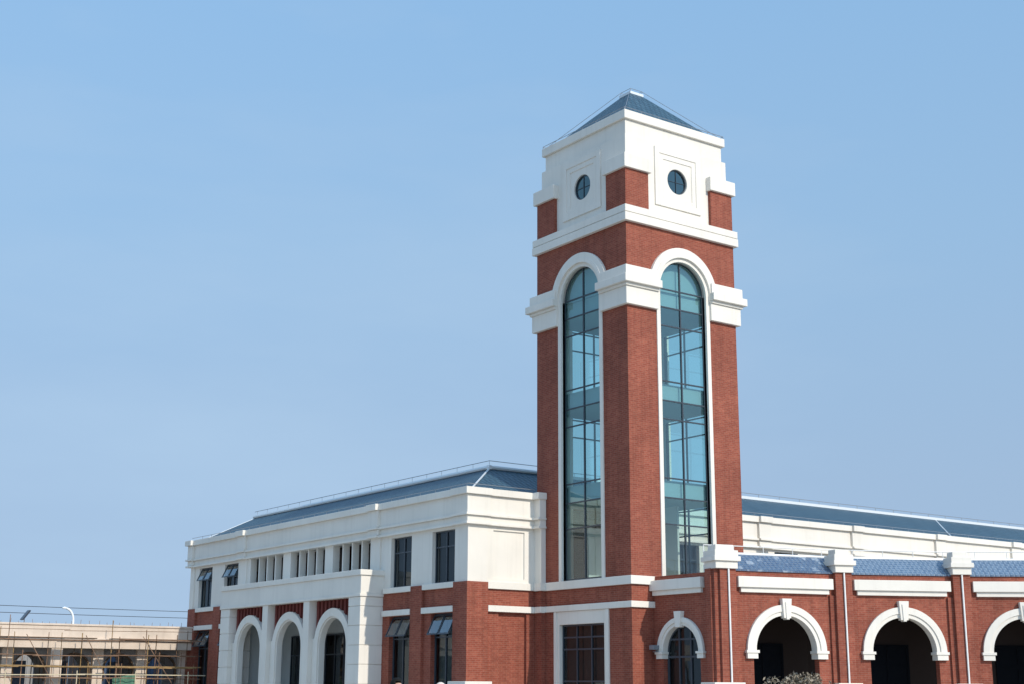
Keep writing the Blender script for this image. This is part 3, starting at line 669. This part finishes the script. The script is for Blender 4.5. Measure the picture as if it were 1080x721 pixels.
for i in range(6):
    F = Frame(NODE[i], (math.cos(PHI[i]), math.sin(PHI[i])), (math.sin(PHI[i]), -math.cos(PHI[i])))
    m = MB(); m.box(F, -.34, .34, 1.0, 5.96, -.5, .25)
    if i == 0: m.box(F, -.52, -.2, 1.0, 5.96, -.55, .13); m.box(F, -.60, -.4, 1.0, 5.96, -.42, -.02)
    m.build('brick_pier', 'brick', arcade)
    m = MB(); x = -.12 if i == 0 else 0
    for z0, z1, h, f0, bk in ((5.95, 6.22, .375, .35, -.50), (6.22, 6.40, .46, .44, -.60), (6.40, 6.62, .40, .36, -.50), (6.62, 6.83, .29, .22, -.36)):
        m.box(F, -h+x*1.6, h, z0, z1, bk, f0)
    m.build('pier_cap', 'white', arcade, bevel=.015)
    m = MB(); m.tube([F.p(.0, 1.8, .30), F.p(.0, 5.96, .30)], .034, 8)
    m.build('downpipe', 'white_paint', arcade)
    m = MB(); m.box(F, -.50+x*2.4, .50, 0, 1.86, -.6, .42); m.build('plinth', 'white', arcade, bevel=.02)
# short side wall joining the tower, with the small glazed arch
XA = 1.1
FA = Frame((XA, 0), (0, -1), (-1, 0)); LA = 3.45; CA = 1.54; ZA = 2.98
m = MB(); m.archwall(FA, 0.005, LA, 0, 5.86, CA, ZA, 1.03, -.30, 0); m.build('side_wall', 'brick', arcade)
m = MB(); m.ring(FA, CA, ZA, .98, 1.10, ZA, -.30, .07); m.ring(FA, CA, ZA, 1.10, 1.28, ZA, -.05, .115)
for s in (-1, 1):
    for (za, zb, pr, x0, x1) in ((2.73, 2.90, .13, .97, 1.30), (2.90, ZA+.005, .165, .93, 1.34)):
        u0, u1 = sorted((CA+s*x0, CA+s*x1)); m.box(FA, u0, u1, za, zb, -.31, pr)
m.prism(FA, [(CA-.12, ZA+.90), (CA+.12, ZA+.90), (CA+.2, ZA+1.50), (CA-.2, ZA+1.50)], -.05, .19)
m.build('arch_surround', 'white', arcade, bevel=.01)
m = MB(); m.box(FA, .02, 2.88, 5.30, 5.69, -.05, .22); m.box(FA, .08, 2.80, 5.12, 5.30, -.05, .13); m.build('frieze_band', 'white', arcade, bevel=.012)
m = MB(); m.ring(FA, CA, ZA, .92, 1.0, .3, -.27, -.19); m.box(FA, CA-.35, CA-.29, .3, ZA+.9, -.27, -.18); m.box(FA, CA+.29, CA+.35, .3, ZA+.9, -.27, -.18)
for z in (3.45, 2.80): m.box(FA, CA-.96, CA+.96, z-.035, z+.035, -.27, -.185)
f = m.build('arched_window', 'frame', arcade)
m = MB(); m.box(FA, .1, 3.0, .2, 4.4, -.6, -.5); m.build('pane_backing', 'room', f)  # added dark panel behind the glass, stands in for the unlit room
g = MB(); g.face([FA.p(u, z, -.235) for u, z in [(CA-.97, .3), (CA+.97, .3)] + [(CA+.97*math.cos(math.pi*k/20), ZA+.97*math.sin(math.pi*k/20)) for k in range(21)]]); g.build('pane', 'darkglass', f)
cam_box = thing('wall_camera', (XA-.25, -.22, 2.99), 'small grey box camera standing on the left springer of the side arch', 'camera')
m = MB(); m.box(FA, .17, .42, 3.07, 3.24, .05, .42); m.build('housing', 'greybox', cam_box, bevel=.02)
m = MB(); m.tube([FA.p(.3, 2.98, .16), FA.p(.3, 3.08, .16)], .03, 8); m.box(FA, .2, .4, 2.985, 3.01, .06, .26); m.build('bracket', 'greybox', cam_box)

# ------------------------------------------------------------------ unfinished colonnade and scaffolding at far left
dx, dy = -math.cos(R(4.88)), math.sin(R(4.88))
FC = Frame((-3.55, 33.0), (dx, dy), (dy, dx)); FC.n = Vector((-math.sin(R(4.88)), -math.cos(R(4.88)), 0))
site = thing('unfinished_colonnade', (-10, 33.5, 0), 'unfinished beige colonnade behind scaffolding at the far left', 'building')
LS = 30
m = MB(); m.box(FC, .02, LS, 3.58, 4.80, -3.7, 0); m.box(FC, .02, LS, 4.02, 4.10, -.1, .14); m.box(FC, .02, LS, 4.74, 4.84, -.1, .06); m.build('beam', 'beige', site, bevel=.01)
PX = [0.02 + 2.36*k for k in range(13)]
for k, u in enumerate(PX):
    m = MB()
    if k % 3 == 0 and k: m.box(FC, u-.02, u+.56, 0, 3.58, -.65, -.05)
    m.box(FC, u, u+.54, 0, 3.58, -1.3, -.62 if (k % 3 == 0 and k) else -.72); m.build('pier', 'beige', site)
    for n0 in (-1.25, -3.65):
        m = MB(); c = u+.54+.91; m.archwall(FC, u+.54, u+2.36, 0, 3.58, c, 2.52, .84, n0, n0+.22, seg=18)
        if n0 > -2:
            q = MB(); q.ring(FC, c, 2.52, .77, .85, 1.9, n0+.1, n0+.3, seg=18); q.build('arch_formwork', 'plank', site)
        if n0 < -2: m.box(FC, u, u+.54, 0, 3.58, n0, n0+.3)
        m.build('arched_wall', 'concrete', site)
for u in (3.1, 6.1, 8.3, 10.6):
    m = MB(); m.box(FC, u, u+.8, 1.2, 2.95, -2.9, -2.85); m.build('plastic_sheet', 'bluesheet', site)
hoard = thing('site_hoarding', (-10, 44, 0), 'blue and grey site hoarding seen through the unfinished arches', 'fence')
for k in range(-6, 15):
    m = MB(); m.box(FC, .3+k*2.0, 2.26+k*2.0, 0, 3.55+random.uniform(-.15, .15), -10.1, -10.0)
    for q in range(9): m.box(FC, .38+k*2.0+q*.21, .46+k*2.0+q*.21, .1, 3.35, -10.0, -9.96)
    m.build('panel', random.choice(('bluesheet', 'concrete', 'greybox', 'greybox', 'trousers')), hoard)
m = MB()
for k in range(70):
    u = .3+k*.42+random.uniform(-.12, .12); h = random.uniform(.06, .26); m.tube([FC.p(u, 4.78, -.15), FC.p(u+random.uniform(-.03, .03), 4.84+h, -.15)], .010, 4)
m.build('rebar', 'rust', site)
scaf = thing('scaffold', (-9, 31.5, 0), 'tube and bamboo scaffold standing against the unfinished colonnade', 'scaffold')
def sx(px_at): return px_at
ROWS = (.75, 1.75)       # distance in front of the beam
us = [.55, 1.3, 2.35, 3.0, 4.4, 4.75, 6.3, 7.2, 8.1, 9.6, 10.4, 12.0, 14.0]
for j, nrow in enumerate(ROWS):
    for u in us:
        u_ = u + random.uniform(-.15, .15); top = random.choice((4.2, 4.35, 4.5, 4.6)) if j == 0 else random.choice((2.8, 3.4, 4.3, 4.5))
        if abs(u-10.4) < .01 and j == 1: top = 5.15
        if abs(u-4.75) < .01 and j == 0: top = 5.05
        lean = random.uniform(-.06, .06)
        m = MB(); m.tube([FC.p(u_, 0, nrow), FC.p(u_+lean, top, nrow+random.uniform(-.04, .04))], random.uniform(.016, .026), 6); m.build('post', random.choice(('rust', 'bamboo', 'rust')), scaf)
for z, mat, rr in ((3.98, 'rust', .03), (4.50, 'rust', .016), (2.62, 'bamboo', .035), (3.2, 'rust', .018), (2.05, 'rust', .022), (1.2, 'rust', .022)):
    for nrow in ROWS:
        if z > 4.2 and nrow > 1: continue
        m = MB(); s0 = .15; 
        while s0 < 15:
            ln = random.uniform(3.5, 5.5); z_ = z+random.uniform(-.03, .03)
            m.tube([FC.p(s0, z_, nrow+.05), FC.p(min(s0+ln, 15.5), z_+random.uniform(-.05, .05), nrow+.05)], rr, 6); s0 += ln-.3
        m.build('ledger', mat, scaf)
for z, mat in ((4.03, 'plank'), (2.56, 'bamboo')):
    m = MB(); s0 = .3
    while s0 < 14.5:
        ln = random.uniform(2.2, 3.2)
        for nn in (.8, 1.05, 1.3): m.box(FC, s0, min(s0+ln, 15), z+random.uniform(0, .02), z+.055, nn, nn+.22)
        s0 += ln+random.choice((.02, .02, .8))
    m.build('deck', mat, scaf)
m = MB()
for u, v in ((1.0, 3.4), (4.5, 6.4), (7.3, 9.4), (10.2, 12.2)): m.tube([FC.p(u, .8, 1.8), FC.p(v, 4.2, 1.8)], .02, 6)
m.build('brace', 'rust', scaf)
m = MB(); m.tube([FC.p(.25, 2.2, 2.9), FC.p(7, 2.22, 2.9)], .028, 6); m.tube([FC.p(6.6, 2.2, 2.95), FC.p(15, 2.12, 2.95)], .028, 6); m.build('long_pole', 'palepole', scaf)
for u in (1.2, 4.0, 7.0, 10.5): m = MB(); m.tube([FC.p(u, 0, 2.93), FC.p(u, 2.4, 2.93)], .025, 6); m.build('post', 'palepole', scaf)
for k in range(26):
    u = random.uniform(.6, 15); nn = random.choice((-.3, -1.7, -2.4)); m = MB(); m.tube([FC.p(u, 0, nn), FC.p(u+random.uniform(-.05, .05), 3.57, nn)], .022, 6); m.build('prop', random.choice(('rust', 'plank')), scaf)
net = thing('safety_net', (-8.2, 31.6, 0), 'green safety net sheet hung under the scaffold deck', 'net')
m = MB()
for k in range(12):
    u0, u1 = 3.6+k*.1, 3.7+k*.1; f0, f1 = .06*math.sin(k*1.1), .06*math.sin((k+1)*1.1)
    m.face([FC.p(u0, .8, 1.55+f0), FC.p(u1, .8, 1.55+f1), FC.p(u1, 2.28-.02*(k+1), 1.5+f1), FC.p(u0, 2.28-.02*k, 1.5+f0)])
o = m.build('sheet', 'net', net); sd = o.modifiers.new('Solidify', 'SOLIDIFY'); sd.thickness = .01

# ------------------------------------------------------------------ lamps and cables behind
lamp = thing('street_lamp', (-1.25, 60, 0), 'white street lamp with curved neck rising over the unfinished colonnade', 'street lamp')
m = MB(); pts = [(-1.25, 60, 0), (-1.25, 60, 6.2)] + [(-1.25-.62*(1-math.cos(a)), 60, 6.2+.85*math.sin(a)) for a in [R(k) for k in range(10, 86, 12)]]
m.tube(pts, [.09, .085]+[.08]*7, 10); m.build('pole', 'lampwhite', lamp, smooth=True)
m = MB(); m.tube([(-1.80, 60, 7.06), (-1.95, 60, 7.08), (-2.1, 60, 7.05)], [.075, .085, .05], 10); m.build('lamp_head', 'lampwhite', lamp, smooth=True)
l2 = thing('street_lamp', (-4.7, 60, 0), 'thin dark street lamp with a tilted panel, left of the white lamp', 'street lamp')
m = MB(); m.tube([(-4.72, 60, 0), (-4.72, 60, 6.35)], .028, 8); m.build('pole', 'steel', l2)
m = MB(); Fp = Frame((-4.7, 60), (1, 0), (0, -1)); m.solid([P(-4.95, 59.7, 6.18), P(-4.85, 59.7, 6.13), P(-4.38, 59.7, 6.78), P(-4.48, 59.7, 6.83)], [P(-4.95, 60.3, 6.18), P(-4.85, 60.3, 6.13), P(-4.38, 60.3, 6.78), P(-4.48, 60.3, 6.83)]); m.build('solar_panel', 'lampdark', l2)
for zc_, lb in ((7.85, 'upper of two thin overhead cables crossing the sky at far left'), (7.33, 'lower of two thin overhead cables crossing the sky at far left')):
    m = MB(); m.tube([(-34+k*3.6, 70, zc_-.22+.25*((k-9.5)/9.5)**2*1.2) for k in range(20)], .022, 5); tag(m.build('overhead_cable', 'cable'), lb, 'cable', 'overhead cables')
for x, lb in ((-34, 'grey concrete utility pole carrying the left end of the overhead cables'), (34.4, 'grey concrete utility pole behind the hall carrying the right end of the cables')):
    t = thing('utility_pole', (x, 70, 0), lb, 'utility pole')
    m = MB(); m.tube([(x, 70.1, 0), (x, 70.1, 8.6)], [.17, .11], 10); m.build('pole', 'concrete', t)
    m = MB(); m.vbox(x-.06, x+.06, 69.94, 70.02, 6.9, 8.5); m.build('cross_arm', 'steel', t)

# ------------------------------------------------------------------ dry shrub in front of the arcade
bx, by = -6.15, -14.35
bush = thing('shrub', (bx, by, 0), 'dry grey brown shrub with a rounded top in front of the first arcade arch', 'shrub')
cl = []
for k in range(105):
    a = random.uniform(0, 2*math.pi); h = random.random()**.6
    r = random.uniform(.0, 1.3)*(1-.25*h)
    cl.append((Vector((bx+r*math.cos(a), by+r*math.sin(a), .3+h*1.52*(1-.22*(r/1.2)**2)*(1+.10*math.sin(3*a+1)))), random.uniform(.16, .30)))
for mat, cnt, nm in (('leafA', 75, 'foliage'), ('leafB', 55, 'foliage'), ('leafC', 16, 'foliage')):
    m = MB()
    for c_, rr in cl:
        for _ in range(cnt):
            d = Vector((random.gauss(0, 1), random.gauss(0, 1), random.gauss(0, 1))).normalized()*rr*random.random()**.4
            p = c_+d; ax = Vector((random.gauss(0, 1), random.gauss(0, 1), random.gauss(0, .8)+.4)).normalized(); sd_ = ax.cross(Vector((random.gauss(0, 1), random.gauss(0, 1), random.gauss(0, 1)))).normalized()
            l_ = random.uniform(.03, .07); w_ = l_*random.uniform(.3, .5)
            m.face([p-ax*l_, p+sd_*w_, p+ax*l_, p-sd_*w_])
    m.build(nm, mat, bush)
m = MB()
for k in range(14):
    a = random.uniform(0, 2*math.pi); p1 = Vector((bx+.5*math.cos(a), by+.5*math.sin(a), random.uniform(.9, 1.6)))
    m.tube([(bx+.08*math.cos(a), by+.08*math.sin(a), 0), (bx+.25*math.cos(a), by+.25*math.sin(a), .6), p1], [.035, .025, .008], 6)
m.build('stem', 'twig', bush)

# ------------------------------------------------------------------ people walking past in front of the wing (only heads reach the frame)
def skin_mesh(name, joints, edges, mat, parent, loc, sub=2, root=0):
    me = bpy.data.meshes.new(name); me.from_pydata([j[:3] for j in joints], edges, []); o = bpy.data.objects.new(name, me); COL.objects.link(o)
    o.parent = parent
    sk = o.modifiers.new('Skin', 'SKIN'); sk.use_smooth_shade = True
    lay = me.skin_vertices[0].data if me.skin_vertices else None
    if lay is None:
        bm_ = bmesh.new(); bm_.from_mesh(me); bm_.verts.layers.skin.verify(); bm_.to_mesh(me); bm_.free(); lay = me.skin_vertices[0].data
    for v, j in zip(lay, joints): v.radius = (j[3], j[4] if len(j) > 4 else j[3])
    lay[root].use_root = True
    sb = o.modifiers.new('Sub', 'SUBSURF'); sb.levels = sub; sb.render_levels = sub
    me.materials.append(M[mat]); return o
def person(x, y, h, ang, label, top, hairmat, capped):
    p = thing('person', (x, y, 0), label, 'person'); p.rotation_euler = (0, 0, ang); k = h/1.72
    J = [(0, 0, .95, .15, .11), (0, 0, 1.15, .13, .10), (0, .0, 1.35, .17, .11), (0, 0, 1.45, .075, .065), (0, -.01, 1.51, .056, .058), (0, -.02, 1.60, .07, .085), (0, -.015, 1.66, .068, .085)]
    E_ = [(0, 1), (1, 2), (2, 3), (3, 4), (4, 5), (5, 6)]
    for s in (-1, 1):
        n0 = len(J)
        J += [(s*.17, 0, 1.39, .06), (s*.23, .02, 1.12, .045), (s*.24, -.06, .86, .030), (s*.245, -.085, .79, .03, .018), (s*.10, 0, .88, .085), (s*.10, -.10*s, .50, .058), (s*.10, .02-.22*s*.6, .10, .04), (s*.10, -.14-.13*s, .04, .035)]
        E_ += [(2, n0), (n0, n0+1), (n0+1, n0+2), (n0+2, n0+3), (0, n0+4), (n0+4, n0+5), (n0+5, n0+6), (n0+6, n0+7)]
        for f in range(4):
            q = len(J); J.append((s*.245+(f-1.5)*.006, -.10-.012*(f-1.5), .745, .0085)); J.append((s*.242+(f-1.5)*.006, -.115-.012*(f-1.5), .70-.008*(f % 2), .007)); E_ += [(n0+3, q), (q, q+1)]
        q = len(J); J.append((s*.225, -.13, .78, .010)); E_.append((n0+3, q))
    J = [tuple(v*k for v in j) for j in J]
    b = skin_mesh('body', J, E_, 'skin', p, None)
    bpy.context.view_layer.update()
    dg = bpy.context.evaluated_depsgraph_get(); full = bpy.data.meshes.new_from_object(b.evaluated_get(dg))
    b.modifiers.clear(); b.data = full; full.name = 'body'
    if not full.materials: full.materials.append(M['skin'])
    for pl in full.polygons: pl.use_smooth = True
    def garment(name, z0, z1, off, mat, arms):
        bm_ = bmesh.new(); bm_.from_mesh(full)
        if not arms: bmesh.ops.delete(bm_, geom=[v for v in bm_.verts if abs(v.co.x) > .178*k and v.co.z > .62*k], context='VERTS')
        for z, up_ in ((z0, -1), (z1, 1)):
            bmesh.ops.bisect_plane(bm_, geom=bm_.verts[:]+bm_.edges[:]+bm_.faces[:], plane_co=(0, 0, z*k), plane_no=(0, 0, up_), clear_outer=True)
        bm_.normal_update()
        for v in bm_.verts: v.co += v.normal*off
        me = bpy.data.meshes.new(name); bm_.to_mesh(me); bm_.free()
        for pl in me.polygons: pl.use_smooth = True
        o = bpy.data.objects.new(name, me); COL.objects.link(o); o.parent = p; me.materials.clear(); me.materials.append(M[mat])
        sd_ = o.modifiers.new('Solidify', 'SOLIDIFY'); sd_.thickness = .008; sd_.offset = 1
    garment('jacket', .87, 1.475, .014, top, True)
    garment('trousers', .06, 1.0, .006, 'trousers', False)
    for s in (-1, 1):
        m = MB(); cx_, cy_ = s*.10*k, (-.06-.13*s)*k
        m.solid([P(cx_+dx_*.05, cy_+dy_, 0) for dx_, dy_ in ((-.8, .10), (.8, .10), (1, -.05), (.6, -.17), (-.6, -.17), (-1, -.05))], [P(cx_+dx_*.04, cy_+dy_*.9, .09) for dx_, dy_ in ((-.8, .10), (.8, .10), (1, -.05), (.6, -.13), (-.6, -.13), (-1, -.05))])
        o = m.build('shoe', 'shoe', None, bevel=.012); o.parent = p
    def blob(name, c_, r_, mat, cut=None):
        bm_ = bmesh.new(); bmesh.ops.create_uvsphere(bm_, u_segments=20, v_segments=12, radius=1)
        for v in list(bm_.verts):
            if cut and cut(v.co): bm_.verts.remove(v)
        for v in bm_.verts: v.co = Vector((c_[0]+v.co.x*r_[0], c_[1]+v.co.y*r_[1], c_[2]+v.co.z*r_[2]))*k
        for f in bm_.faces: f.smooth = True
        me = bpy.data.meshes.new(name); bm_.to_mesh(me); bm_.free(); o = bpy.data.objects.new(name, me); COL.objects.link(o); o.parent = p; me.materials.append(M[mat])
        if cut: s_ = o.modifiers.new('Solidify', 'SOLIDIFY'); s_.thickness = .012
        return o
    for s in (-1, 1):
        blob('ear', (s*.074, .0, 1.60), (.012, .022, .032), 'skin'); blob('eye', (s*.03, -.096, 1.615), (.013, .008, .008), 'shoe')
    blob('nose', (0, -.100, 1.585), (.011, .014, .022), 'skin'); blob('mouth', (0, -.098, 1.545), (.024, .008, .007), 'brick_plain')
    blob('hair', (0, .0, 1.625), (.088, .108, .108), hairmat, cut=lambda c: (c.y < -.35 and c.z < .45) or c.z < -.45)
    if capped:
        m = MB(); m.solid([P(q*k*.07, -.085*k-abs(math.cos(q*1.3))*.07*k, 1.668*k) for q in (-1, -.5, 0, .5, 1)] + [P(.06*k, -.06*k, 1.668*k), P(-.06*k, -.06*k, 1.668*k)], [P(q*k*.07, -.085*k-abs(math.cos(q*1.3))*.07*k, 1.68*k) for q in (-1, -.5, 0, .5, 1)] + [P(.06*k, -.06*k, 1.68*k), P(-.06*k, -.06*k, 1.68*k)]); o = m.build('cap_peak', 'cap', None); o.parent = p
    return p
person(-23.55, -21.69, 1.755, R(25), 'person with short black hair in a navy jacket walking before the wing', 'jacket', 'hair', False)
person(-22.9, -22.0, 1.69, R(-60), 'person in a pale cap and beige coat walking right of the other person', 'coat', 'cap', True)
